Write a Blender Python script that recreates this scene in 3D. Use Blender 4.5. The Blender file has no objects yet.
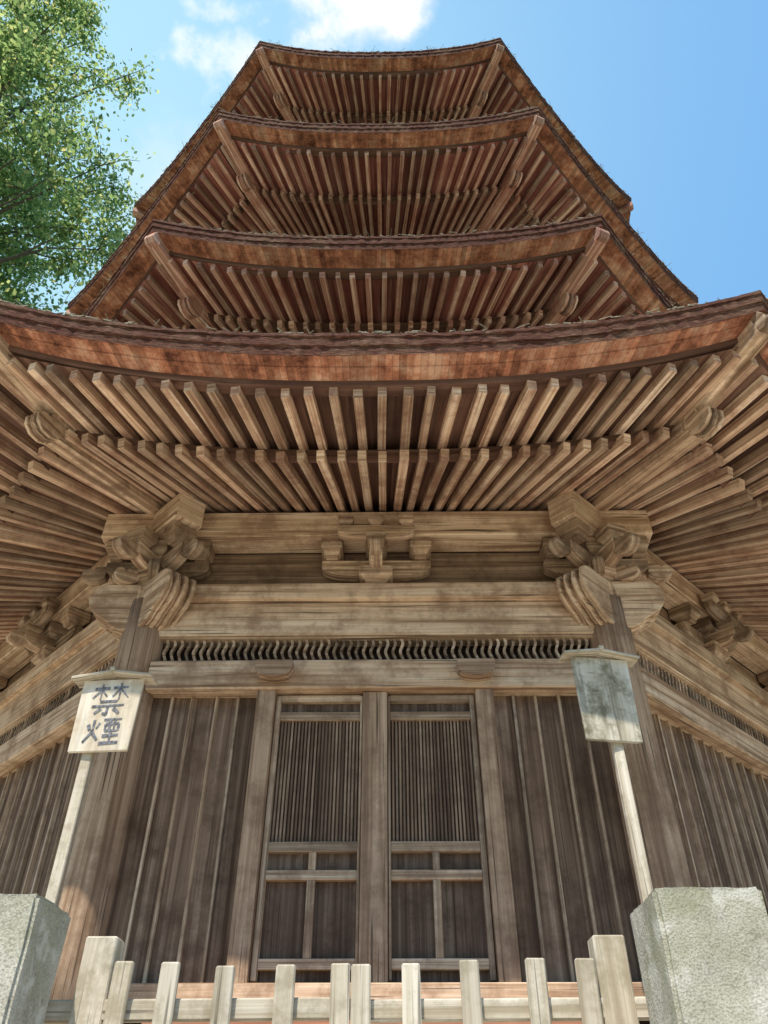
import bpy, math, random
import numpy as np
from mathutils import Vector, Matrix, noise
random.seed(7); rng=np.random.default_rng(7)
A=4.18; T=math.tan(math.radians(22.5)); C22=math.cos(math.radians(22.5)); S22=math.sin(math.radians(22.5))
scene=bpy.context.scene
col=scene.collection

# ---------------------------------------------------------------- materials
def newmat(name):
    m=bpy.data.materials.new(name); m.use_nodes=True
    nt=m.node_tree; nt.nodes.clear()
    out=nt.nodes.new('ShaderNodeOutputMaterial'); b=nt.nodes.new('ShaderNodeBsdfPrincipled')
    nt.links.new(b.outputs[0],out.inputs[0]); b.inputs['Roughness'].default_value=.85
    b.inputs['Specular IOR Level'].default_value=.15
    return m,nt,b
def N(nt,t,**kw):
    n=nt.nodes.new(t)
    for k,v in kw.items(): setattr(n,k,v)
    return n
def math_(nt,op,a,b=None,c=None):
    n=N(nt,'ShaderNodeMath',operation=op)
    for i,x in enumerate((a,b,c)):
        if x is None: continue
        if isinstance(x,(int,float)): n.inputs[i].default_value=x
        else: nt.links.new(x,n.inputs[i])
    return n.outputs[0]
def ramp(nt,fac,stops):
    r=N(nt,'ShaderNodeValToRGB'); nt.links.new(fac,r.inputs[0])
    el=r.color_ramp.elements
    while len(el)<len(stops): el.new(.5)
    for e,(p,c) in zip(el,stops):
        e.position=p; e.color=(c[0],c[1],c[2],1) if not isinstance(c,(int,float)) else (c,c,c,1)
    return r.outputs[0]
def mixc(nt,fac,a,b,bt='MIX'):
    n=N(nt,'ShaderNodeMix',data_type='RGBA',blend_type=bt)
    if isinstance(fac,(int,float)): n.inputs[0].default_value=fac
    else: nt.links.new(fac,n.inputs[0])
    for s,x in ((6,a),(7,b)):
        if isinstance(x,tuple): n.inputs[s].default_value=(x[0],x[1],x[2],1)
        else: nt.links.new(x,n.inputs[s])
    return n.outputs[2]
def wood(name,dark,mid,light,vs=38,us=.6,var=(.72,1.25),stain=(.16,.09,.06),stain_amt=.5,bump=.4,crack=.5,st_sc=1.7,lo=.34,hi=.68):
    m,nt,b=newmat(name); L=nt.links
    uv=N(nt,'ShaderNodeUVMap'); sp=N(nt,'ShaderNodeSeparateXYZ'); L.new(uv.outputs[0],sp.inputs[0])
    geo=N(nt,'ShaderNodeNewGeometry'); rnd=geo.outputs['Random Per Island']
    off=math_(nt,'MULTIPLY',rnd,61.0)
    def grain(us_,vs_,det=4,add=0):
        cb=N(nt,'ShaderNodeCombineXYZ')
        L.new(math_(nt,'MULTIPLY',sp.outputs[0],us_),cb.inputs[0]); L.new(math_(nt,'MULTIPLY',sp.outputs[1],vs_),cb.inputs[1])
        L.new(math_(nt,'ADD',off,add),cb.inputs[2])
        n=N(nt,'ShaderNodeTexNoise'); n.inputs['Scale'].default_value=1; n.inputs['Detail'].default_value=det; n.inputs['Roughness'].default_value=.65
        L.new(cb.outputs[0],n.inputs['Vector']); return n.outputs[0]
    g=grain(us,vs,3); g2=grain(us*2.2,vs*2.4,1,9)
    c=ramp(nt,g,[(lo,dark),(.5,mid),(hi,light)])
    ck=ramp(nt,g2,[(.30,1-crack),(.37,1)])
    c=mixc(nt,1.0,c,ck,'MULTIPLY')
    n3=N(nt,'ShaderNodeTexNoise'); n3.inputs['Scale'].default_value=st_sc; n3.inputs['Detail'].default_value=5; n3.inputs['Roughness'].default_value=.72
    L.new(geo.outputs['Position'],n3.inputs['Vector'])
    st=ramp(nt,n3.outputs[0],[(.45,0),(.64,stain_amt)])
    c=mixc(nt,st,c,stain)
    v=N(nt,'ShaderNodeMapRange'); L.new(rnd,v.inputs[0]); v.inputs[3].default_value=var[0]; v.inputs[4].default_value=var[1]
    hs=N(nt,'ShaderNodeHueSaturation'); L.new(c,hs.inputs['Color']); L.new(v.outputs[0],hs.inputs['Value'])
    L.new(hs.outputs[0],b.inputs['Base Color'])
    if bump:
        bp=N(nt,'ShaderNodeBump'); bp.inputs['Strength'].default_value=bump; bp.inputs['Distance'].default_value=.01
        L.new(g,bp.inputs['Height']); L.new(bp.outputs[0],b.inputs['Normal'])
    return m
M_beam=wood('weathered_cypress_beam',(.32,.19,.11),(.64,.45,.29),(.80,.62,.44),vs=22,var=(.88,1.1),stain=(.27,.155,.09),st_sc=3.2,stain_amt=.75,crack=.7,bump=.6)
M_brk=wood('bracket_wood',(.25,.15,.09),(.50,.345,.225),(.74,.56,.40),vs=26,var=(.5,1.25),stain=(.16,.095,.06),stain_amt=.8,st_sc=4)
M_col=wood('column_wood',(.22,.135,.085),(.42,.28,.18),(.58,.42,.29),vs=20,us=.5,var=(.92,1.08),crack=.7,stain=(.19,.115,.07),stain_amt=.7,st_sc=3)
M_frz=wood('frieze_wood',(.16,.10,.065),(.28,.185,.12),(.42,.30,.21),vs=20,us=.5,stain=(.12,.075,.05),stain_amt=.7,st_sc=3)  # wood tone lowered so the frieze recess carries painted shade
M_raf=wood('rafter_wood',(.33,.185,.115),(.66,.44,.29),(.84,.67,.50),vs=45,var=(.5,1.15),stain=(.27,.125,.08),bump=0,st_sc=3,stain_amt=.7)
M_sof=wood('soffit_board_wood',(.085,.042,.03),(.15,.08,.055),(.25,.145,.105),vs=9,var=(.5,1.4),stain=(.08,.038,.028),bump=0)  # board colour darkened to paint in shade between the rafters
M_raf2=wood('upper_rafter_wood',(.33,.15,.105),(.60,.345,.25),(.84,.62,.49),vs=45,var=(.5,1.2),stain=(.34,.115,.085),bump=0,st_sc=2.6,stain_amt=.7)
M_sof2=wood('upper_soffit_wood',(.15,.05,.038),(.28,.11,.085),(.46,.24,.19),vs=9,var=(.5,1.5),stain=(.18,.055,.045),bump=0)  # reddish boards, colour also lowered for shade between the rafters
M_plank=wood('wall_plank_wood',(.11,.068,.045),(.215,.14,.093),(.36,.25,.175),vs=24,us=.45,var=(.7,1.3),stain=(.085,.05,.033),st_sc=3,stain_amt=.7)
M_batten=wood('batten_wood',(.28,.185,.115),(.48,.35,.235),(.66,.52,.38),vs=40,stain=(.18,.11,.07),bump=0,st_sc=4,stain_amt=.65)
M_door=wood('door_panel_wood',(.09,.058,.04),(.155,.103,.072),(.25,.18,.13),vs=28,us=.45,var=(.82,1.2),stain=(.08,.048,.033),st_sc=5,stain_amt=.7)
M_dark=wood('interior_shade_dark',(.03,.02,.015),(.05,.033,.025),(.07,.05,.04),bump=0)  # near-black tone paints the shade of the unlit interior
M_fence=wood('fence_pale_wood',(.38,.31,.22),(.56,.49,.38),(.70,.63,.52),vs=30,stain=(.32,.27,.18),stain_amt=.75,st_sc=8,var=(.85,1.1),crack=.6)
M_sill=wood('red_step_wood',(.28,.11,.06),(.40,.17,.10),(.48,.25,.15))
M_sign=wood('signboard_wood',(.52,.43,.31),(.68,.59,.46),(.78,.71,.59),vs=12,us=.8,var=(.97,1.03),stain=(.46,.37,.25),stain_amt=.6,crack=.15,st_sc=8)
M_sign2=wood('weathered_signboard_wood',(.35,.31,.22),(.56,.51,.40),(.66,.62,.52),vs=12,us=.8,var=(.97,1.03),stain=(.18,.16,.10),stain_amt=.95,crack=.35,st_sc=7)

def edge_mat():
    m,nt,b=newmat('bark_shingle_edge'); L=nt.links
    uv=N(nt,'ShaderNodeUVMap'); mp=N(nt,'ShaderNodeMapping'); mp.inputs['Scale'].default_value=(16,90,1); L.new(uv.outputs[0],mp.inputs[0])
    n=N(nt,'ShaderNodeTexNoise'); n.inputs['Scale'].default_value=1; n.inputs['Detail'].default_value=4; n.inputs['Roughness'].default_value=.7; L.new(mp.outputs[0],n.inputs['Vector'])
    geo=N(nt,'ShaderNodeNewGeometry')
    n2=N(nt,'ShaderNodeTexNoise'); n2.inputs['Scale'].default_value=2.6; n2.inputs['Detail'].default_value=6; n2.inputs['Roughness'].default_value=.7; L.new(geo.outputs['Position'],n2.inputs['Vector'])
    c=ramp(nt,n.outputs[0],[(.32,(.04,.016,.011)),(.5,(.115,.045,.03)),(.70,(.25,.11,.07))])
    c2=ramp(nt,n.outputs[0],[(.32,(.07,.036,.023)),(.55,(.21,.115,.072)),(.70,(.40,.27,.18))])
    c=mixc(nt,ramp(nt,n2.outputs[0],[(.46,0),(.6,.9)]),c,c2)
    L.new(c,b.inputs['Base Color'])
    bp=N(nt,'ShaderNodeBump'); bp.inputs['Strength'].default_value=1; bp.inputs['Distance'].default_value=.02; L.new(n.outputs[0],bp.inputs['Height']); L.new(bp.outputs[0],b.inputs['Normal'])
    return m
M_edge=edge_mat()
def red_mat():
    m,nt,b=newmat('eave_shingle_underside'); L=nt.links
    uv=N(nt,'ShaderNodeUVMap'); sp=N(nt,'ShaderNodeSeparateXYZ'); L.new(uv.outputs[0],sp.inputs[0])
    w_=.045
    f=math_(nt,'FLOOR',math_(nt,'DIVIDE',sp.outputs[0],w_))
    w=N(nt,'ShaderNodeTexWhiteNoise',noise_dimensions='1D'); L.new(f,w.inputs['W'])
    geo=N(nt,'ShaderNodeNewGeometry')
    n2=N(nt,'ShaderNodeTexNoise'); n2.inputs['Scale'].default_value=3.4; n2.inputs['Detail'].default_value=7; n2.inputs['Roughness'].default_value=.78; L.new(geo.outputs['Position'],n2.inputs['Vector'])
    c=ramp(nt,n2.outputs[0],[(.36,(.12,.042,.026)),(.5,(.43,.175,.10)),(.63,(.64,.38,.25))])
    c=mixc(nt,1.0,c,ramp(nt,w.outputs[0],[(0,.6),(1,1.12)]),'MULTIPLY')
    fr=math_(nt,'FRACT',math_(nt,'DIVIDE',sp.outputs[0],w_))
    c=mixc(nt,1.0,c,ramp(nt,fr,[(0,.5),(.14,1)]),'MULTIPLY')
    L.new(c,b.inputs['Base Color']); return m
M_red=red_mat()
def roof_mat():
    m,nt,b=newmat('roof_shingles'); L=nt.links
    geo=N(nt,'ShaderNodeNewGeometry'); n2=N(nt,'ShaderNodeTexNoise'); n2.inputs['Scale'].default_value=4; n2.inputs['Detail'].default_value=8; L.new(geo.outputs['Position'],n2.inputs['Vector'])
    uv=N(nt,'ShaderNodeUVMap'); br=N(nt,'ShaderNodeTexBrick'); L.new(uv.outputs[0],br.inputs['Vector']); br.inputs['Scale'].default_value=1
    br.inputs['Brick Width'].default_value=.12; br.inputs['Row Height'].default_value=.07; br.inputs['Mortar Size'].default_value=.006
    br.inputs['Color1'].default_value=(.16,.12,.09,1); br.inputs['Color2'].default_value=(.23,.17,.12,1); br.inputs['Mortar'].default_value=(.04,.03,.02,1)
    c=mixc(nt,ramp(nt,n2.outputs[0],[(.48,0),(.62,.8)]),br.outputs[0],(.15,.17,.08)); L.new(c,b.inputs['Base Color']); return m
M_roof=roof_mat()
def stone_mat(name,c1,c2,c3,sc=7,moss=.7):
    m,nt,b=newmat(name); L=nt.links
    tc=N(nt,'ShaderNodeNewGeometry'); n=N(nt,'ShaderNodeTexNoise'); n.inputs['Scale'].default_value=sc; n.inputs['Detail'].default_value=8; n.inputs['Roughness'].default_value=.7
    L.new(tc.outputs['Position'],n.inputs['Vector'])
    v=N(nt,'ShaderNodeTexNoise'); v.inputs['Scale'].default_value=150; v.inputs['Detail'].default_value=2; L.new(tc.outputs['Position'],v.inputs['Vector'])
    c=ramp(nt,n.outputs[0],[(.3,c1),(.5,c2),(.7,c3)])
    c=mixc(nt,1.0,c,ramp(nt,v.outputs[0],[(.35,.7),(.55,1.05)]),'MULTIPLY')
    n6=N(nt,'ShaderNodeTexNoise'); n6.inputs['Scale'].default_value=3.1; n6.inputs['Detail'].default_value=8; n6.inputs['Roughness'].default_value=.65; L.new(tc.outputs['Position'],n6.inputs['Vector'])
    c=mixc(nt,ramp(nt,n6.outputs[0],[(.48,0),(.64,moss)]),c,(.26,.26,.15))
    n7=N(nt,'ShaderNodeTexNoise'); n7.inputs['Scale'].default_value=11; n7.inputs['Detail'].default_value=4; L.new(tc.outputs['Position'],n7.inputs['Vector'])
    c=mixc(nt,ramp(nt,n7.outputs[0],[(.58,0),(.65,.55)]),c,(.64,.62,.54))
    L.new(c,b.inputs['Base Color'])
    bp=N(nt,'ShaderNodeBump'); bp.inputs['Strength'].default_value=.8; bp.inputs['Distance'].default_value=.014
    L.new(math_(nt,'ADD',n.outputs[0],math_(nt,'MULTIPLY',v.outputs[0],.4)),bp.inputs['Height']); L.new(bp.outputs[0],b.inputs['Normal'])
    return m
M_stone=stone_mat('lichened_granite',(.33,.30,.23),(.47,.44,.36),(.58,.55,.46),moss=.6)
M_stone2=stone_mat('step_stone',(.40,.37,.33),(.50,.47,.42),(.58,.55,.50),5,.2)
def ground_mat():
    m,nt,b=newmat('gravel_and_moss'); L=nt.links
    tc=N(nt,'ShaderNodeNewGeometry'); n=N(nt,'ShaderNodeTexNoise'); n.inputs['Scale'].default_value=60; n.inputs['Detail'].default_value=4; L.new(tc.outputs['Position'],n.inputs['Vector'])
    c=ramp(nt,n.outputs[0],[(.3,(.52,.43,.32)),(.7,(.76,.67,.54))])
    sp=N(nt,'ShaderNodeSeparateXYZ'); L.new(tc.outputs['Position'],sp.inputs[0])
    dx=math_(nt,'POWER',sp.outputs[0],2); dy=math_(nt,'POWER',math_(nt,'SUBTRACT',sp.outputs[1],1.5),2)
    d=math_(nt,'SQRT',math_(nt,'ADD',dx,dy))
    n2=N(nt,'ShaderNodeTexNoise'); n2.inputs['Scale'].default_value=.5; n2.inputs['Detail'].default_value=5; L.new(tc.outputs['Position'],n2.inputs['Vector'])
    d=math_(nt,'ADD',d,math_(nt,'MULTIPLY',n2.outputs[0],6))
    fac=N(nt,'ShaderNodeMapRange'); L.new(d,fac.inputs[0]); fac.inputs[1].default_value=17; fac.inputs[2].default_value=21
    c=mixc(nt,fac.outputs[0],c,mixc(nt,n.outputs[0],(.05,.08,.025),(.12,.15,.06)))
    L.new(c,b.inputs['Base Color'])
    return m
M_ground=ground_mat()
def simple(name,c,rough=.8,metal=0,sc=25,lo=.6,hi=1.2):
    m,nt,b=newmat(name); tc=N(nt,'ShaderNodeNewGeometry'); n=N(nt,'ShaderNodeTexNoise'); n.inputs['Scale'].default_value=sc; nt.links.new(tc.outputs['Position'],n.inputs['Vector'])
    cc=ramp(nt,n.outputs[0],[(.3,tuple(x*lo for x in c)),(.7,tuple(x*hi for x in c))]); nt.links.new(cc,b.inputs['Base Color'])
    b.inputs['Roughness'].default_value=rough; b.inputs['Metallic'].default_value=metal; return m
M_ink=simple('faded_ink',(.12,.12,.13),sc=60,lo=.6,hi=2.4); M_ink2=simple('pale_ink',(.36,.33,.26),sc=50,lo=.8,hi=1.4); M_metal=simple('bronze',(.10,.12,.09),.5,.8)
M_lichen=simple('lichen_tufts',(.36,.32,.23),sc=30,lo=.35,hi=1.2)
def leaf_mat():
    m=bpy.data.materials.new('leaves'); m.use_nodes=True; nt=m.node_tree; nt.nodes.clear(); L=nt.links
    out=N(nt,'ShaderNodeOutputMaterial'); d=N(nt,'ShaderNodeBsdfDiffuse'); t=N(nt,'ShaderNodeBsdfTranslucent'); mx=N(nt,'ShaderNodeMixShader'); mx.inputs[0].default_value=.55
    g=N(nt,'ShaderNodeNewGeometry'); c=ramp(nt,g.outputs['Random Per Island'],[(0,(.055,.095,.025)),(.5,(.125,.18,.045)),(.87,(.21,.25,.07)),(1,(.32,.28,.09))])
    hs=N(nt,'ShaderNodeHueSaturation'); hs.inputs['Value'].default_value=3.1; hs.inputs['Saturation'].default_value=.9; L.new(c,hs.inputs['Color'])
    L.new(c,d.inputs[0]); L.new(hs.outputs[0],t.inputs[0]); L.new(d.outputs[0],mx.inputs[1]); L.new(t.outputs[0],mx.inputs[2]); L.new(mx.outputs[0],out.inputs[0])
    return m
M_leaf=leaf_mat(); M_bark=simple('bark',(.16,.13,.10))

# ---------------------------------------------------------------- mesh builder
class B:
    def __init__(s): s.v=[];s.f=[];s.uv=[]
    def face(s,idx,uvs): s.f.append(idx); s.uv.extend(uvs)
    def beam(s,p0,p1,w,h,up=(0,0,1),w1=None,h1=None):
        p0=Vector(p0);p1=Vector(p1);d=p1-p0;Ln=d.length;d.normalize()
        sd=d.cross(Vector(up)).normalized();u=sd.cross(d).normalized()
        w1=w if w1 is None else w1;h1=h if h1 is None else h1
        n=len(s.v); lst=[]
        for (P,l,ww,hh) in ((p0,0,w,h),(p1,Ln,w1,h1)):
            for a,b in((-1,-1),(1,-1),(1,1),(-1,1)):
                s.v.append(P+sd*(a*ww/2)+u*(b*hh/2)); lst.append((l,a*ww/2,b*hh/2))
        q=random.random()*3
        for fi,(i0,i1,ax) in enumerate(((0,1,1),(1,2,2),(2,3,1),(3,0,2))):
            idx=(n+i0,n+i0+4,n+i1+4,n+i1)
            s.face(idx,[(lst[k-n][0]+q,lst[k-n][ax]+fi*.37) for k in idx])
        for idx in ((n,n+1,n+2,n+3),(n+7,n+6,n+5,n+4)):
            s.face(idx,[(lst[k-n][1]*.3+q,lst[k-n][2]) for k in idx])
    def box(s,x0,x1,r0,r1,z0,z1,ax='x'):
        y0,y1=A-r0,A-r1
        if ax=='x': s.beam((x0,(y0+y1)/2,(z0+z1)/2),(x1,(y0+y1)/2,(z0+z1)/2),abs(y0-y1),z1-z0)
        elif ax=='z': s.beam(((x0+x1)/2,(y0+y1)/2,z0),((x0+x1)/2,(y0+y1)/2,z1),x1-x0,abs(y0-y1),up=(0,1,0))
        else: s.beam(((x0+x1)/2,y0,(z0+z1)/2),((x0+x1)/2,y1,(z0+z1)/2),x1-x0,z1-z0)
    def extrude(s,poly,org,ex,ey,en,th):
        org,ex,ey,en=map(Vector,(org,ex,ey,en)); n=len(s.v); m=len(poly)
        for sg in(-.5,.5):
            for a,b in poly: s.v.append(org+ex*a+ey*b+en*(th*sg))
        s.face(tuple(range(n+m-1,n-1,-1)),[poly[k] for k in range(m-1,-1,-1)])
        s.face(tuple(range(n+m,n+2*m)),list(poly))
        l=0
        for i in range(m):
            j=(i+1)%m; dl=math.dist(poly[i],poly[j])
            s.face((n+i,n+j,n+m+j,n+m+i),[(l,0),(l+dl,0),(l+dl,th),(l,th)]); l+=dl
    def block(s,c,w,d,h,ex=(1,0,0),ey=(0,1,0)):
        c=Vector(c);ex=Vector(ex);ey=Vector(ey);n=len(s.v)
        rings=((0,.60),(.2,.66),(.46,1.0),(1,1.0))
        for t,k in rings:
            for a,b in((-1,-1),(1,-1),(1,1),(-1,1)): s.v.append(c+ex*(a*w*k/2)+ey*(b*d*k/2)+Vector((0,0,h*t)))
        m=len(rings)
        for r in range(m-1):
            for i in range(4):
                j=(i+1)%4; idx=(n+r*4+i,n+r*4+j,n+r*4+4+j,n+r*4+4+i); a_,b_=rings[r][0]*h,rings[r+1][0]*h; s.face(idx,[(0,a_),(w,a_),(w,b_),(0,b_)])
        s.face((n+3,n+2,n+1,n),[(0,0),(w,0),(w,d),(0,d)]); q=n+4*(m-1); s.face((q,q+1,q+2,q+3),[(0,0),(w,0),(w,d),(0,d)])
    def cyl(s,c,r0,r1,z0,z1,n=28,rings=1):
        k=len(s.v)
        for q in range(rings+1):
            t=q/rings
            for i in range(n):
                a=2*math.pi*i/n; r=r0+(r1-r0)*t
                s.v.append(Vector((c[0]+r*math.cos(a),c[1]+r*math.sin(a),z0+(z1-z0)*t)))
        for q in range(rings):
            for i in range(n):
                j=(i+1)%n
                s.face((k+q*n+i,k+q*n+j,k+q*n+n+j,k+q*n+n+i),[(z0+(z1-z0)*q/rings,r0*6.28*i/n),(z0+(z1-z0)*q/rings,r0*6.28*(i+1)/n),(z0+(z1-z0)*(q+1)/rings,r0*6.28*(i+1)/n),(z0+(z1-z0)*(q+1)/rings,r0*6.28*i/n)])
        s.face(tuple(range(k+n-1,k-1,-1)),[(0,0)]*n); s.face(tuple(range(k+rings*n,k+rings*n+n)),[(0,0)]*n)
    def make(s,name,mat,parent=None,rot=1,ks=None,bevel=0,smooth=False,parity=.003):
        ks=ks if ks is not None else (range(8) if rot==8 else [0])
        V=np.array([tuple(v) for v in s.v]); nv=len(V); allv=[];allf=[];alluv=[]
        for c,k in enumerate(ks):
            a=math.pi/4*k; ca,sa=math.cos(a),math.sin(a); W=V.copy(); X=V[:,0];Y=V[:,1]-A
            W[:,0]=ca*X-sa*Y; W[:,1]=sa*X+ca*Y+A; W[:,2]+=parity*(k%2)
            allv.append(W); allf+= [tuple(i+c*nv for i in f) for f in s.f]; alluv+=s.uv
        me=bpy.data.meshes.new(name); me.from_pydata(np.concatenate(allv).tolist(),[],allf)
        uvl=me.uv_layers.new(name='UVMap'); uvl.data.foreach_set('uv',np.array(alluv,dtype=np.float32).ravel())
        me.materials.append(mat); me.update()
        if smooth: me.polygons.foreach_set('use_smooth',[len(p.vertices)==4 for p in me.polygons])
        o=bpy.data.objects.new(name,me); col.objects.link(o)
        if parent: o.parent=parent
        if bevel:
            md=o.modifiers.new('bevel','BEVEL'); md.width=bevel; md.segments=1; md.limit_method='ANGLE'; md.angle_limit=math.radians(40)
        return o
def empty(name):
    o=bpy.data.objects.new(name,None); col.objects.link(o); return o

pagoda=empty('octagonal_wooden_pagoda')

# ---------------------------------------------------------------- roofs
def roof(tag,e,zt,U,n,b,topb,ztopb,Mr,Ms,rw=.056,nst=150):
    def up(t): return U*abs(t)**2.4
    def P(t,o,dz,g=None,j=0):
        r=e+o
        if g is None: g=max(0,min(1,(r-b)/(e-b)))
        return Vector((t*T*r, A-r, zt+dz+up(t)*g+j))
    def strip(Bd,prof,jit=0,gfull=True):
        k=len(Bd.v); m=len(prof); ls=[0]
        for a,c in zip(prof,prof[1:]): ls.append(ls[-1]+math.dist(a,c))
        for i in range(nst+1):
            t=-1+2*i/nst; fade=1-abs(t)**8
            for q,(o,dz) in enumerate(prof):
                jj=0; jo=0
                if jit:
                    jj=noise.noise(Vector((t*3,e,q//2)))*.010+noise.noise(Vector((t*70,e,(q//2)*3.3)))*jit
                    jo=noise.noise(Vector((t*50,e+9,(q//2)*2.7)))*jit*1.6
                Bd.v.append(P(t,o+jo*fade,dz,1 if gfull else None,jj*fade))
        for i in range(nst):
            for q in range(m-1):
                idx=(k+i*m+q,k+i*m+q+1,k+(i+1)*m+q+1,k+(i+1)*m+q)
                xa=(-1+2*i/nst)*T*e; xb=(-1+2*(i+1)/nst)*T*e
                Bd.face(idx,[(xa,ls[q]),(xa,ls[q+1]),(xb,ls[q+1]),(xb,ls[q])])
    E=B(); strip(E,[(-.25,.10),(-.05,.03),(0,.0),(.002,-.03),(-.010,-.032),(-.012,-.10),(-.024,-.102),(-.034,-.175)],jit=.006)
    E.make(tag+'_shingle_edge',M_edge,pagoda,8,parity=0)
    R=B(); strip(R,[(-.030,-.170),(-.11,-.185),(-.111,-.196),(-.205,-.21)]); R.make(tag+'_eave_underside',M_red,pagoda,8,parity=0)
    K=B(); strip(K,[(-.205,-.208),(-.21,-.25),(-.30,-.252)])
    r1=-.24-.61
    strip(K,[(r1,-.19),(r1+.0,-.246),(r1-.07,-.248)],gfull=False)
    strip(K,[(r1-.065,-.12),(r1-.07,-.25)],gfull=False)
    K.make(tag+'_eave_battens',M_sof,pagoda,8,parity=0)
    S=B()
    def board(Sb,t0,t1,ra,za,rb,zb):
        k=len(Sb.v); dz=(random.random()-.5)*.004
        for t,r,z in((t0,ra,za),(t1,ra,za),(t1,rb,zb),(t0,rb,zb)): Sb.v.append(P(t,r,z+dz))
        Sb.face((k,k+1,k+2,k+3),[(0,0),(0,.16),(.8,.16),(.8,0)])
    rb=b-e; zb=-.25+.42*(r1-rb)
    for i in range(n):
        t0=-1+2*i/n;t1=-1+2*(i+1)/n
        board(S,t0,t1,-.22,-.245,r1-.1,-.25+.2*(.61+.1)+.006)
        board(S,t0,t1,r1-.06,-.25+.42*.06,rb-.12,zb+.42*.12+.002)
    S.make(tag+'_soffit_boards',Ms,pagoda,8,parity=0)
    F=B()
    for i in range(n):
        t=(i+.5)/n*2-1; hh=.074
        t+=(random.random()-.5)*.010
        w=rw*(1+(random.random()-.5)*.24)
        a=P(t,-.225-random.random()*.02,-.25-hh/2+.005); c=P(t+(random.random()-.5)*.006,r1-.07,-.25+.2*(.61+.085)-hh/2+.01); F.beam(a,c,w,hh)
        a=P(t,r1+.05+random.random()*.02,-.25-.42*.05-.035); c=P(t,rb-.1,zb+.042-.035); F.beam(a,c,w,.08)
    F.make(tag+'_rafters',Mr,pagoda,8,bevel=.003,parity=0)
    H=B()
    cd=Vector((S22,-C22,0)); en=Vector((C22,S22,0))
    a=P(1,-.10,-.26,1); c=P(1,r1-.25,-.26+.2*.6); H.beam(a,c,.12,.16)
    a=P(1,r1+.08,-.27-.06); c=P(1,rb-.15,zb-.02); H.beam(a,c,.13,.18)
    o=P(1,r1+.08,-.33)
    nose=[(-.02,.085),(-.02,-.085),(.05,-.12),(.13,-.115),(.19,-.07),(.20,-.01),(.16,.035),(.10,.03),(.09,.085)]
    for q in range(5):
        kx=1 if q%2==0 else .86
        H.extrude([(x*kx,y*kx) for x,y in nose],o+en*((q-2)*.0262),cd,(0,0,1),en,.026)
    o=P(1,-.10,-.26,1)
    H.extrude([(-.02,.075),(-.02,-.075),(.05,-.085),(.09,-.04),(.08,.02),(.05,.075)],o,cd,(0,0,1),en,.115)
    H.make(tag+'_hip_rafters',M_brk if Mr is M_raf else M_raf2,pagoda,8,bevel=.005)
    D=B(); m=8; prof=[]
    for q in range(m+1):
        s_=q/m; r=(e-.06)+(topb-(e-.06))*s_; prof.append((r-e,(ztopb-zt)*(.62*s_+.38*s_*s_)+.03))
    k=len(D.v); ns=24
    for i in range(ns+1):
        t=-1+2*i/ns
        for o_,dz in prof:
            r=e+o_; g=((r-topb)/(e-topb))**1.5 if r>topb else 0
            D.v.append(P(t,o_,dz,g))
    for i in range(ns):
        for q in range(m):
            r_=[(-1+2*i/ns)*T*e,(-1+2*(i+1)/ns)*T*e]
            D.face((k+i*(m+1)+q,k+(i+1)*(m+1)+q,k+(i+1)*(m+1)+q+1,k+i*(m+1)+q+1),[(r_[0],q*.45),(r_[1],q*.45),(r_[1],q*.45+.45),(r_[0],q*.45+.45)])
    D.make(tag+'_roof_surface',M_roof,pagoda,8,smooth=True,parity=0)
    G=B(); last=None
    for q in range(m+1):
        o_,dz=prof[q]; r=e+o_; g=((r-topb)/(e-topb))**1.5 if r>topb else 0
        p=P(1,o_-(.30 if q==0 else 0),dz-.01,g)
        if last is not None: G.beam(last,p,.14,.06)
        last=p
    G.make(tag+'_hip_ridges',M_roof,pagoda,8)
    Q=B()
    for i in range(420):
        t=random.uniform(-.985,.985)
        if noise.noise(Vector((t*6,e*3,1)))<-.1: continue
        p=P(t,.0-random.random()*.05,.008,1); s_=random.uniform(.006,.018)
        d=Vector((1,random.uniform(-.4,.4),random.uniform(-.2,.2))).normalized()
        Q.beam(p-d*s_*1.5,p+d*s_*1.5,s_,s_*.7,w1=s_*.4,h1=s_*.4)
    for i in range(90):
        t=random.uniform(-.97,.97); p=P(t,.005-random.random()*.05,.015,1); a=random.uniform(0,6.28); ln=random.uniform(.02,.10)
        dd=Vector((math.cos(a),math.sin(a)*.6-.3,random.uniform(-.4,.35)))
        Q.beam(p,p+dd*ln,.004,.004)
    Q.make(tag+'_lichen_and_needles',M_lichen,pagoda,8,ks=[7,0,1])

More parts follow.
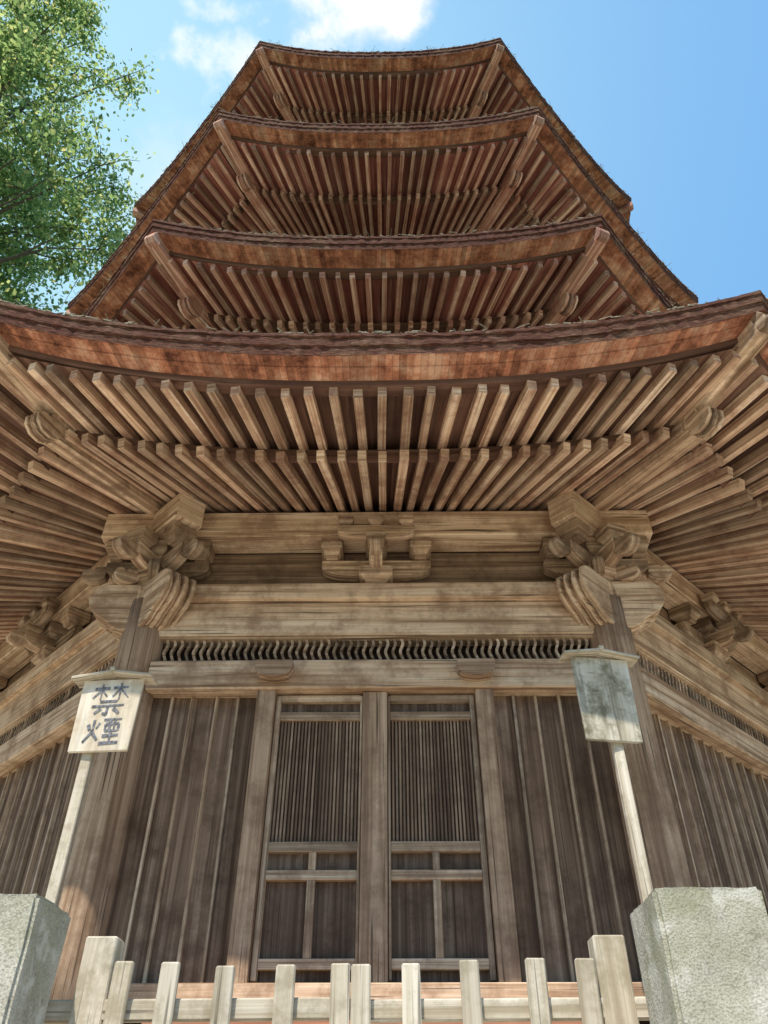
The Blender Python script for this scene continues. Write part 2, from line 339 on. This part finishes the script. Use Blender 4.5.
# ---------------------------------------------------------------- brackets and bodies
def arm(L_,h):
    a=L_/2; pts=[(-a,h),(-a,h*.55)]
    for q in range(1,6):
        an=q/6*math.pi/2; pts.append((-a+a*.55*(1-math.cos(an)),h*.55*(1-math.sin(an))))
    pts.append((-a*.42,0)); return pts+[(-x,z) for x,z in reversed(pts)]
NOSE=[(0,0),(.06,-.035),(.13,-.045),(.19,-.02),(.215,.03),(.20,.075),(.155,.095),(.12,.075),(.10,.11),(0,.11)]
def bracket(Bd,x,r,z,H,sc=1.0,corner=False):
    h1,h2,h3=H*.36,H*.34,H*.30
    y=A-r
    if not corner: Bd.block((x,y-.03,z),.26*sc,.26*sc,h1)
    Bd.extrude(arm(.86*sc,h2),(x,y-.01,z+h1-.03),(1,0,0),(0,0,1),(0,1,0),.10*sc)
    for dx in (-.35,0,.35): Bd.block((x+dx*sc,y-.05,z+h1+h2-.032),.17*sc,.22*sc,h3+.025)
    if not corner:
        Bd.extrude(arm(.66*sc,h2),(x,y,z+h1-.028),(0,1,0),(0,0,1),(1,0,0),.10*sc)
        yo=y-.27*sc
        Bd.block((x,yo,z+h1+h2*.6),.15*sc,.15*sc,h3*.8)
        Bd.extrude(arm(.60*sc,h2*.72),(x,yo,z+h1+h2*.62+h3*.62),(1,0,0),(0,0,1),(0,1,0),.085*sc)
        for dx in(-.235,0,.235): Bd.block((x+dx*sc,yo,z+h1+h2*1.3+h3*.6),.12*sc,.12*sc,h3*.8)
        Bd.extrude([(a*sc*.8,c*sc*.8) for a,c in NOSE],(x,y-.29*sc,z+h1-.01),(0,-1,0),(0,0,1),(1,0,0),.085*sc)
def corner_bracket(Bd,r,z,H,sc=1.0):
    h1,h2,h3=H*.36,H*.34,H*.30
    R=r/C22; c=Vector((R*S22,A-R*C22,0)); cd=Vector((S22,-C22,0)); en=Vector((C22,S22,0))
    Bd.block(c+Vector((0,0,z)),.32*sc,.32*sc,h1,cd,en)
    Bd.extrude(arm(.66*sc,h2),c+Vector((0,0,z+h1-.024)),cd,(0,0,1),en,.11*sc)
    for d in (.0,.26): Bd.block(c+cd*(d*sc)+Vector((0,0,z+h1+h2-.03)),.17*sc,.17*sc,h3+.02,cd,en)
    Bd.extrude([(a*sc,b_*sc) for a,b_ in NOSE],c+cd*(.30*sc)+Vector((0,0,z+h1-.02)),cd,(0,0,1),en,.09*sc)
    for sgn in(-1,1):
        for k_,(zz,rr) in enumerate(((h1-.02,.40),(h1*.25,.14))):
            an=math.radians(sgn*(67.5)) if k_==0 else math.radians(sgn*35)
            d2=cd*math.cos(an)+en*math.sin(an); e2=Vector((-d2.y,d2.x,0))
            Bd.extrude([(a*sc*.9,b_*sc*.9) for a,b_ in NOSE],c+d2*(rr*sc)+Vector((0,0,z+zz)),d2,(0,0,1),e2,.085*sc)

def body(tag,b,z0,ztop,full=False):
    hw=b*T
    if full: zd0,zd1,zp0=3.19,3.33,ztop-.275
    else: zp0=ztop-.24; zd1=zp0-.34; zd0=zd1-.12
    Bm=B()
    pr=.08 if full else 0
    Bm.box(-hw-.46,hw+.46,b-.06,b+.10+pr,zp0,ztop-.03 if full else ztop)
    Bm.box(-hw-(.05 if full else .3),hw+(.05 if full else .3),b-.19,b+(.14 if full else .2),zd0,zd1-.002)
    if full:
        Bm.box(-hw,hw,b-.10,b+.085,2.905,3.187)
        Bm.box(-hw+.13,hw-.13,b-.09,b+.125,2.46,2.68)
        Bm.box(-hw+.1,hw-.1,b-.07,b+.075,2.885,2.903)
        nose=[(0,.205),(0,-.20),(.08,-.20),(.15,-.17),(.20,-.12),(.25,-.09),(.31,-.05),(.355,.01),(.375,.08),(.36,.15),(.31,.19),(.24,.21),(.17,.205)]
        for sx in(-1,1):
            for q in range(7):
                k2=1 if q%2==0 else .88
                Bm.extrude([(x_*k2 if x_>0 else 0,y_*(1 if q%2==0 else .92)) for x_,y_ in nose],(sx*(hw+.07),A-b+(q-3)*.0342,3.135),(sx,0,0),(0,0,1),(0,1,0),.034)
    else:
        Bm.box(-hw,hw,b-.10,b+.10,zd0-.24,zd0-.003)
        Bm.box(-hw,hw,b-.06,b+.11,z0+.1,z0+.3)
    Bm.make(tag+'_beams',M_beam,pagoda,8,bevel=.009)
    Bk=B(); H=zp0-zd1
    xs=[0] if full else [-hw*.5,0,hw*.5]
    for x in xs: bracket(Bk,x,b,zd1,H,1.0 if full else .75)
    for sx in(-1,1): bracket(Bk,sx*hw,b,zd1,H,.95 if full else .75,corner=True)
    corner_bracket(Bk,b,zd1,H,1.0 if full else .8)
    Bk.make(tag+'_bracket_sets',M_brk,pagoda,8,bevel=.006)
    I=B()
    for j in range(2): I.box(-hw,hw,b-.09,b-.065,zd1+H*j/2+.001,zd1+H*(j+1)/2-.001)
    I.make(tag+'_frieze_boards',M_frz,pagoda,8)
    D=B(); D.box(-hw+.02,hw-.02,b-.14,b-.11,z0,ztop); D.make(tag+'_shade_backing',M_dark,pagoda,8)  # added dark backing sheet, shade behind the lattice is in its colour
    Cc=B(); R=b/C22; rr=.17 if full else .13
    Cc.cyl((R*S22,A-R*C22),rr,rr*.94,z0,zd0,rings=6); Cc.make(tag+'_columns',M_col,pagoda,8,smooth=True)
    W=B()
    if not full:
        n=10
        for i in range(n):
            x=-hw+.1+(2*hw-.2)*(i+.5)/n; W.box(x-(hw-.1)/n+.003,x+(hw-.1)/n-.003,b-.09,b-.05+random.random()*.01,z0,zd0-.24,'z')
        W.make(tag+'_wall_planks',M_plank,pagoda,8)

roof('lower_lean_to',6.18,3.935,.42,32,4.18,3.0,5.45,M_raf,M_sof)
body('ground_storey',4.18,.36,4.025,True)
roof('second',5.25,6.62,.36,28,3.0,2.75,8.3,M_raf2,M_sof2,.048)
body('second_storey',3.0,5.0,6.62-.25+.42*(5.25-.85-3.0)-.07)
roof('third',4.91,9.76,.44,27,2.8,2.5,11.3,M_raf2,M_sof2,.048)
body('third_storey',2.8,8.0,9.76-.25+.42*(4.91-.85-2.8)-.07)
roof('top',4.58,12.97,.52,25,2.55,.25,15.9,M_raf2,M_sof2,.048)
body('top_storey',2.55,11.0,12.97-.25+.42*(4.58-.85-2.55)-.07)
Fi=B(); Fi.cyl((0,A),.42,.42,15.6,16.1,n=8); Fi.cyl((0,A),.06,.04,16,20.2,n=12)
for i in range(9): Fi.cyl((0,A),.38-.02*i,.38-.02*i,16.6+i*.3,16.68+i*.3,n=20)
Fi.cyl((0,A),.12,.02,20.1,20.5,n=12); Fi.make('finial',M_metal,pagoda)

# ---------------------------------------------------------------- ground storey walls
hw=A*T
def plank_run(Wb,Bt,x0,x1,n,z0=.62,z1=2.46,bw=.010):
    w=(x1-x0)/n
    for i in range(n):
        a=x0+w*i; Wb.box(a+.002,a+w-.002,A-.07,A-.028+random.random()*.010,z0,z1,'z')
    for i in range(1,n):
        a=x0+w*i+random.uniform(-.012,.012); Bt.box(a-bw*random.uniform(.8,1.2),a+bw,A-.045,A+.006,z0,z1,'z')
W=B();Bt=B()
plank_run(W,Bt,-1.6,-.80,5);plank_run(W,Bt,.80,1.6,5)
W.make('front_wall_planks',M_plank,pagoda,ks=[0,4]);Bt.make('front_wall_battens',M_batten,pagoda,ks=[0,4],bevel=.003)
W=B();Bt=B(); plank_run(W,Bt,-1.6,1.6,19)
W.make('side_wall_planks',M_plank,pagoda,ks=[1,2,3,5,6,7]);Bt.make('side_wall_battens',M_batten,pagoda,ks=[1,2,3,5,6,7],bevel=.003)
Wv=B(); n=58; x0=-hw+.17; x1=hw-.17
for i in range(n):
    x=x0+(x1-x0)*(i+.5)/n; seg=10; zA,zB=2.682,2.886
    pts=[(x+.010*math.sin(2*math.pi*1.5*j/seg),zA+(zB-zA)*j/seg) for j in range(seg+1)]
    poly=[(a-.010,z) for a,z in pts]+[(a+.010,z) for a,z in reversed(pts)]
    Wv.extrude(poly,(0,A-(A+.03),0),(1,0,0),(0,0,1),(0,1,0),.03)
Wv.make('wavy_transom_lattice',M_brk,pagoda,8)
Sb=B(); Sb.box(-hw+.12,hw-.12,A-.1,A+.13,.56,.70); Sb.make('sill_beams',M_beam,pagoda,8,bevel=.006)
Sr=B(); Sr.box(-1.15,1.15,A+.05,A+.42,.36,.535); Sr.make('threshold_step',M_sill,pagoda,bevel=.01)
Dr=B();Dp=B();Dl=B();Db=B()
for sx in(-1,1):
    Dr.box(sx*.755-.062,sx*.755+.062,A-.04,A+.10,.70,2.46,'z')
    xa,xb=(.085,.688)
    def bx(bd,a,c,r0,r1,z0,z1,ax):
        lo,hi=(a,c) if sx>0 else (-c,-a); bd.box(lo,hi,r0,r1,z0,z1,ax)
    so_=.035
    bx(Db,xb-so_,xb-.0,A-.03,A+.045,.72,2.44,'z')
    bx(Db,xa+.002,xa+.018,A-.03,A+.04,.72,2.44,'z')
    for (z0,z1) in((2.40,2.445),(2.265,2.32),(1.405,1.465),(1.245,1.30),(.775,.83)):
        bx(Db,xa+.018,xb-so_,A-.03,A+.040,z0,z1,'x')
    mx=(xa+.018+xb-so_)/2
    bx(Db,mx-.024,mx+.024,A-.03,A+.036,.83,1.245,'z'); bx(Db,mx-.022,mx+.022,A-.03,A+.036,1.30,1.405,'z')
    for (z0,z1) in((2.32,2.40),(1.30,1.405),(.83,1.245),(1.465,2.265),(.72,.775)):
        for h in (0,1):
            m0,m1=(xa+.016,mx) if h==0 else (mx,xb-so_+.002)
            bx(Dp,m0+.001,m1-.001,A-.05,A-.008,z0-.002,z1+.002,'z')
    ns=23
    for i in range(ns):
        x=xa+.024+(xb-so_-xa-.03)*(i+.5)/ns; bx(Dl,x-.0062,x+.0062,A-.02,A+.014,1.465,2.265,'z')
    P_=[(-.13,.05),(-.13,-.015),(-.10,-.06),(-.03,-.075),(.03,-.075),(.10,-.06),(.13,-.015),(.13,.05)]
    for q in range(5):
        k2=1 if q%2==0 else .93
        Dr.extrude([(a*k2,c*k2) for a,c in P_],(sx*.70,-.13-q*.022,2.575),(1,0,0),(0,0,1),(0,1,0),.022)
Dr.box(-.083,.083,A-.02,A+.075,.705,2.455,'z')
Dr.make('door_posts',M_col,pagoda,ks=[0,4],bevel=.004);Db.make('door_frames',M_batten,pagoda,ks=[0,4],bevel=.003);Dp.make('door_panels',M_door,pagoda,ks=[0,4]);Dl.make('door_lattice',M_frz,pagoda,ks=[0,4])
Pd=B()
def octprism(Bd,r,z0,z1):
    for i in range(5):
        x0=-r*T+2*r*T*i/5; Bd.box(x0+.003,x0+2*r*T/5-.003,r-.35,r,z0,z1)
octprism(Pd,A+.75,-.6,.345); octprism(Pd,A+1.15,-.6,.0)
Pd.make('podium_stones',M_stone2,pagoda,8,bevel=.01)
Pf=B()
for r,z in((A+.72,.338),(A+1.12,-.006)):
    k=len(Pf.v)
    for i in range(8):
        a=math.radians(22.5+45*i); Pf.v.append(Vector((r/C22*math.cos(a),A+r/C22*math.sin(a),z)))
    Pf.face(tuple(range(k,k+8)),[(0,0)]*8)
Pf.make('podium_floor',M_stone2,pagoda)
Cs=B(); R=A/C22; Cs.cyl((R*S22,A-R*C22),.27,.22,.33,.42,n=20); Cs.make('column_base_stones',M_stone2,pagoda,8)

# ---------------------------------------------------------------- ground, steps
def gh(x,y):
    s=min(1,max(0,(y+4.7)/2.1)); s=s*s*(3-2*s); z=-1.6+1.15*s-.015
    d=math.hypot(x,y-4)
    if d>28: z+= (d-28)**1.15*.16*(.6+.4*math.sin(math.atan2(y,x)*3+1))*(1 if y>-10 else .25)
    return z
cs=sorted(set([round(float(v),3) for v in list(np.linspace(-8,8,65))+list(np.linspace(-60,60,61))+list(np.linspace(-400,400,41))]))
G=B(); nx=len(cs)
for y in cs:
    for x in cs: G.v.append(Vector((x,y,min(gh(x,y),30+2*math.sin(x*.05)))))
for j in range(nx-1):
    for i in range(nx-1): G.face((j*nx+i,j*nx+i+1,(j+1)*nx+i+1,(j+1)*nx+i),[(0,0)]*4)
G.make('ground',M_ground,smooth=True)
steps=empty('stone_steps'); St=B()
for i in range(7):
    y=-4.75+i*.33; z=-1.6+.164*(i+1)
    for j in range(3): St.box(-.95+j*.635,-.95+j*.635+.63,A-y,A-(y+.36),z-.3,z)
St.make('treads',M_stone2,steps,bevel=.012)

def stone_post(x0,x1,y0,y1,z1):
    p=empty('stone_gatepost')
    import bmesh
    bm=bmesh.new(); bmesh.ops.create_cube(bm,size=1)
    for v in bm.verts: v.co=Vector(((x0+x1)/2+v.co.x*(x1-x0),(y0+y1)/2+v.co.y*(y1-y0),(-.7+z1)/2+v.co.z*(z1+.7)))
    bmesh.ops.bevel(bm,geom=bm.edges[:],offset=.012,segments=2,affect='EDGES')
    bmesh.ops.subdivide_edges(bm,edges=bm.edges[:],cuts=9,use_grid_fill=True)
    for v in bm.verts: v.co+=Vector((noise.noise(v.co*7),noise.noise(v.co*7+Vector((9,0,0))),noise.noise(v.co*9+Vector((0,9,0)))*.5))*.008+Vector((noise.noise(v.co*30),0,noise.noise(v.co*27)*.5))*.005
    me=bpy.data.meshes.new('post_shaft'); bm.to_mesh(me); bm.free(); me.materials.append(M_stone)
    o=bpy.data.objects.new('post_shaft',me); col.objects.link(o); o.parent=p
    b=B(); b.beam(((x0+x1)/2,(y0+y1)/2,-.62),((x0+x1)/2,(y0+y1)/2,-.36),(x1-x0)+.14,(y1-y0)+.14,up=(0,1,0)); b.make('plinth',M_stone2,p,bevel=.015)
stone_post(.895,1.215,-2.5,-2.18,.605); stone_post(-1.30,-.945,-2.5,-2.2,.595)

fence=empty('picket_fence'); Fb=B(); yF=-2.12
for x in (-.85,.825) : Fb.beam((x,yF+.02,-.45),(x,yF+.02,.545),.105,.09,up=(0,1,0))
def picket(x,zt):
    w=.062+random.uniform(-.005,.005)
    Fb.beam((x+random.uniform(-.008,.008),yF-.045,-.40),(x+random.uniform(-.010,.010),yF-.045,zt+random.uniform(-.007,.006)),w,.022,up=(0,1,0))
for x,z in ((-.76,.462),(-.605,.463),(-.42,.458),(-.224,.46),(-.054,.46),(.012,.458),(.18,.463),(.366,.466),(.565,.472),(.725,.475)): picket(x,z)
for a,c in ((-1.05,-.02),(-.016,1.0)):
    Fb.beam((a,yF,.335),(c,yF,.342),.045,.06); Fb.beam((a,yF,-.12),(c,yF,-.12),.045,.06)
Fb.make('pickets_and_rails',M_fence,fence,bevel=.005)

def line(Bd,o,ex,ez,en,x0,y0,x1,y1,w):
    p0=o+ex*x0+ez*y0;p1=o+ex*x1+ez*y1; Bd.beam(p0,p1,w,.003,up=en,w1=w*random.uniform(.55,.9))
def sign(x,y,zb,zt,w,mat,ang,strokes,ink,sw,pdx=0):
    s=empty('wooden_notice_board')
    ex=Vector((math.cos(ang),math.sin(ang),0)); en=Vector((math.sin(ang),-math.cos(ang),0)); ez=Vector((0,0,1))
    c=Vector((x,y,0)); pc=c-en*.045+ex*pdx
    b=B(); b.beam(pc+Vector((0,0,.30)),pc+Vector((0,0,zt-.02)),.06,.055,up=(0,1,0)); b.make('post',M_fence,s,bevel=.005)
    b=B(); b.beam(c+Vector((0,0,zb)),c+Vector((0,0,zt)),w*.94,.022,up=en,w1=w)
    b.make('board',mat,s,bevel=.004)
    b=B()
    for sg in(-1,1):
        p0=c+Vector((0,0,zt+.032)); p1=c+ex*(sg*(w/2+.06))+Vector((0,0,zt-.003)); b.beam(p0,p1,.13,.018,up=(0,0,1))
    b.beam(c-en*.075+Vector((0,0,zt+.044)),c+en*.075+Vector((0,0,zt+.044)),.03,.02)
    b.make('roof_cap',M_fence,s,bevel=.003)
    b=B(); o=c+en*.0125+Vector((0,0,zb))
    for i,(x0,y0,x1,y1) in enumerate(strokes):
        oo=o+en*(.0003*(i%7)); line(b,oo,ex,ez,en,x0*w,y0*(zt-zb),x1*w,y1*(zt-zb),sw*random.uniform(.6,1.3))
    b.make('painted_characters',ink,s)
K1=[(-.27,.86,-.03,.87),(-.15,.93,-.15,.70),(-.15,.85,-.28,.73),(-.15,.85,-.05,.75),(.03,.87,.27,.88),(.15,.94,.15,.70),(.15,.86,.04,.75),(.15,.86,.30,.73),
    (-.14,.675,.14,.68),(-.26,.61,.26,.625),(0,.62,0,.49),(0,.49,-.07,.515),(-.1,.58,-.2,.51),(.1,.58,.2,.51)]
K2=[(-.24,.36,-.20,.28),(-.06,.38,-.10,.30),(-.15,.42,-.15,.27),(-.15,.27,-.27,.12),(-.15,.25,-.05,.15),
    (.0,.42,.28,.43),(.04,.36,.25,.37),(.04,.36,.04,.27),(.25,.36,.25,.27),(.04,.27,.25,.27),(.11,.42,.11,.28),(.18,.42,.18,.28),(.02,.20,.27,.21),(.145,.27,.145,.10),(-.01,.10,.29,.11)]
sign(-1.55,-.80,1.73,2.175,.37,M_sign,math.radians(-4),K1+K2,M_ink,.017,pdx=-.07)
faint=[(-.25,.8,-.05,.8),(.15,.7,.18,.62),(-.2,.55,-.02,.56),(.1,.4,.2,.36)]
sign(1.375,-.80,1.775,2.30,.355,M_sign2,math.radians(9),faint,M_ink2,.005,pdx=.03)

# ---------------------------------------------------------------- trees
def tree(name,base,crown_c,rad,nleaf,nclump,lsize,seed):
    r=np.random.default_rng(seed); t=empty(name)
    bm=B(); cc=Vector(crown_c); base=Vector(base)
    def limb(p0,p1,r0,r1,n=8,wob=.3):
        pts=[]
        for i in range(n+1):
            s_=i/n; q=p0.lerp(p1,s_)
            if 0<i<n: q=q+Vector(r.normal(0,wob,3).tolist())*.35
            pts.append(q)
        for i in range(n):
            a=r0+(r1-r0)*i/n; c=r0+(r1-r0)*(i+1)/n; d=(pts[i+1]-pts[i]).normalized(); u=Vector((1,0,0)) if abs(d.x)<.9 else Vector((0,1,0))
            sd=d.cross(u).normalized(); u=sd.cross(d); k=len(bm.v)
            for P_,rr in((pts[i],a),(pts[i+1],c)):
                for q in range(6):
                    an=q/6*6.283; bm.v.append(P_+sd*rr*math.cos(an)+u*rr*math.sin(an))
            for q in range(6):
                w=(q+1)%6; bm.face((k+q,k+w,k+6+w,k+6+q),[(0,0)]*4)
        return pts
    top=Vector((cc.x,cc.y,cc.z+rad[2]*.8)); trunk=limb(base,top,.32,.05,12,.5)
    cl=[]
    while len(cl)<nclump:
        p=r.uniform(-1,1,3)
        if .25<np.linalg.norm(p)<1: cl.append((cc+Vector((p[0]*rad[0],p[1]*rad[1],p[2]*rad[2]))))
    leaves=[]
    for c in cl:
        tz=[p for p in trunk if p.z<c.z-.8] or trunk[:2]; st=tz[-1]
        limb(st,c,.07,.012,5,.35)
        k=int(nleaf/nclump*r.uniform(.4,1.7)); sz=r.uniform(.5,1.15)
        nt_=6
        for w in range(nt_):
            d=Vector(r.normal(0,1,3).tolist()); d.z*=.5; e=c+d.normalized()*sz*r.uniform(.7,1.6); limb(c,e,.012,.004,3,.1)
            kk=k//nt_; s_=r.uniform(.1,1.05,kk)[:,None]; P_=np.array(c)[None]*(1-s_)+np.array(e)[None]*s_+r.normal(0,.19,(kk,3))
            leaves.append(P_)
    Lp=np.concatenate(leaves); n=len(Lp)
    d=r.normal(0,1,(n,3)); d/=np.linalg.norm(d,axis=1)[:,None]; nn=r.normal(0,1,(n,3))+np.array([0,0,.8]); s2=np.cross(d,nn); s2/=np.linalg.norm(s2,axis=1)[:,None]
    L_=lsize*r.uniform(.6,1.3,(n,1)); Q=np.stack([Lp-d*L_*.5,Lp+s2*L_*.3,Lp+d*L_*.5,Lp-s2*L_*.3],1).reshape(-1,3)
    me=bpy.data.meshes.new('foliage'); me.vertices.add(4*n); me.vertices.foreach_set('co',Q.ravel()); me.loops.add(4*n); me.loops.foreach_set('vertex_index',np.arange(4*n)); me.polygons.add(n)
    me.polygons.foreach_set('loop_start',np.arange(0,4*n,4)); me.polygons.foreach_set('loop_total',np.full(n,4)); me.update(calc_edges=True); me.validate(); me.materials.append(M_leaf)
    o=bpy.data.objects.new('foliage',me); col.objects.link(o); o.parent=t
    bm.make('trunk_and_limbs',M_bark,t,smooth=True)
tree('broadleaf_tree',(-12.4,5.0,-.6),(-11.7,4.6,18.4),(5.5,5.5,9.8),98000,195,.135,3)
tree('broadleaf_tree',(17,14,2),(17,14,13),(5,5,7),14000,50,.3,5)
tree('broadleaf_tree',(-20,20,2),(-20,20,14),(6,6,8),14000,50,.3,6)

# ---------------------------------------------------------------- light, sky
el=math.radians(57); az=math.radians(200)
sd=Vector((math.sin(az)*math.cos(el),math.cos(az)*math.cos(el),math.sin(el)))
su=bpy.data.lights.new('sun','SUN'); su.energy=5; su.angle=math.radians(.5); su.color=(1,.93,.82)
so=bpy.data.objects.new('sun',su); col.objects.link(so); so.rotation_euler=sd.to_track_quat('Z','Y').to_euler(); so.location=(0,0,30)
w=bpy.data.worlds.new('World'); scene.world=w; w.use_nodes=True; nt=w.node_tree; nt.nodes.clear(); L=nt.links
out=N(nt,'ShaderNodeOutputWorld'); bg=N(nt,'ShaderNodeBackground'); bg.inputs[1].default_value=.15; L.new(bg.outputs[0],out.inputs[0])
sk=N(nt,'ShaderNodeTexSky'); sk.sky_type='NISHITA'; sk.sun_disc=False; sk.sun_elevation=el; sk.sun_rotation=az; sk.dust_density=1.0; sk.air_density=1.0
tc=N(nt,'ShaderNodeTexCoord')
nz=N(nt,'ShaderNodeTexNoise'); nz.inputs['Scale'].default_value=8; nz.inputs['Detail'].default_value=6; nz.inputs['Roughness'].default_value=.6; L.new(tc.outputs['Generated'],nz.inputs['Vector'])
sub=N(nt,'ShaderNodeVectorMath',operation='SUBTRACT'); L.new(nz.outputs['Color'],sub.inputs[0]); sub.inputs[1].default_value=(.5,.5,.5)
scv=N(nt,'ShaderNodeVectorMath',operation='SCALE'); L.new(sub.outputs[0],scv.inputs[0]); scv.inputs['Scale'].default_value=.22
ad=N(nt,'ShaderNodeVectorMath',operation='ADD'); L.new(tc.outputs['Generated'],ad.inputs[0]); L.new(scv.outputs[0],ad.inputs[1])
def dirpx(px,py):
    u=(px-384)/770; v=(512-py)/770; return Vector((u,.7705-.6374*v,.6374+.7705*v)).normalized()
def blobs(lst,vec):
    mask=None
    for (px,py,rad,amt) in lst:
        dn=N(nt,'ShaderNodeVectorMath',operation='DISTANCE'); L.new(vec,dn.inputs[0]); dn.inputs[1].default_value=dirpx(px,py)
        mr=N(nt,'ShaderNodeMapRange',interpolation_type='SMOOTHSTEP'); L.new(dn.outputs['Value'],mr.inputs[0]); mr.inputs[1].default_value=rad; mr.inputs[2].default_value=rad*.15; mr.inputs[3].default_value=0; mr.inputs[4].default_value=amt
        mask=mr.outputs[0] if mask is None else math_(nt,'MAXIMUM',mask,mr.outputs[0])
    return mask
clouds=blobs(((342,-15,.10,1.3),(370,10,.06,1.1),(318,20,.06,1.1),(230,75,.045,.7),(210,5,.03,.5),(240,115,.04,.5),(160,180,.10,.35)),ad.outputs[0])
clouds=math_(nt,'MINIMUM',clouds,1.0)
haze=blobs(((-60,200,.95,.8),),tc.outputs['Generated'])
hz=mixc(nt,.75,sk.outputs[0],(1.75,4.05,7.1))
hz=mixc(nt,haze,hz,(3.8,6.1,7.1))
c=mixc(nt,clouds,hz,(7.4,7.5,7.6)); L.new(c,bg.inputs[0])

cam=bpy.data.cameras.new('camera'); co=bpy.data.objects.new('camera',cam); col.objects.link(co)
cam.sensor_fit='VERTICAL'; cam.sensor_height=24; cam.lens=24*770/1024; cam.clip_end=2000; cam.clip_start=.05
co.location=(.12,-5,0); co.rotation_euler=(math.radians(90+39.6),0,.012)
scene.camera=co
scene.view_settings.view_transform='Standard'; scene.view_settings.look='None'; scene.view_settings.exposure=0
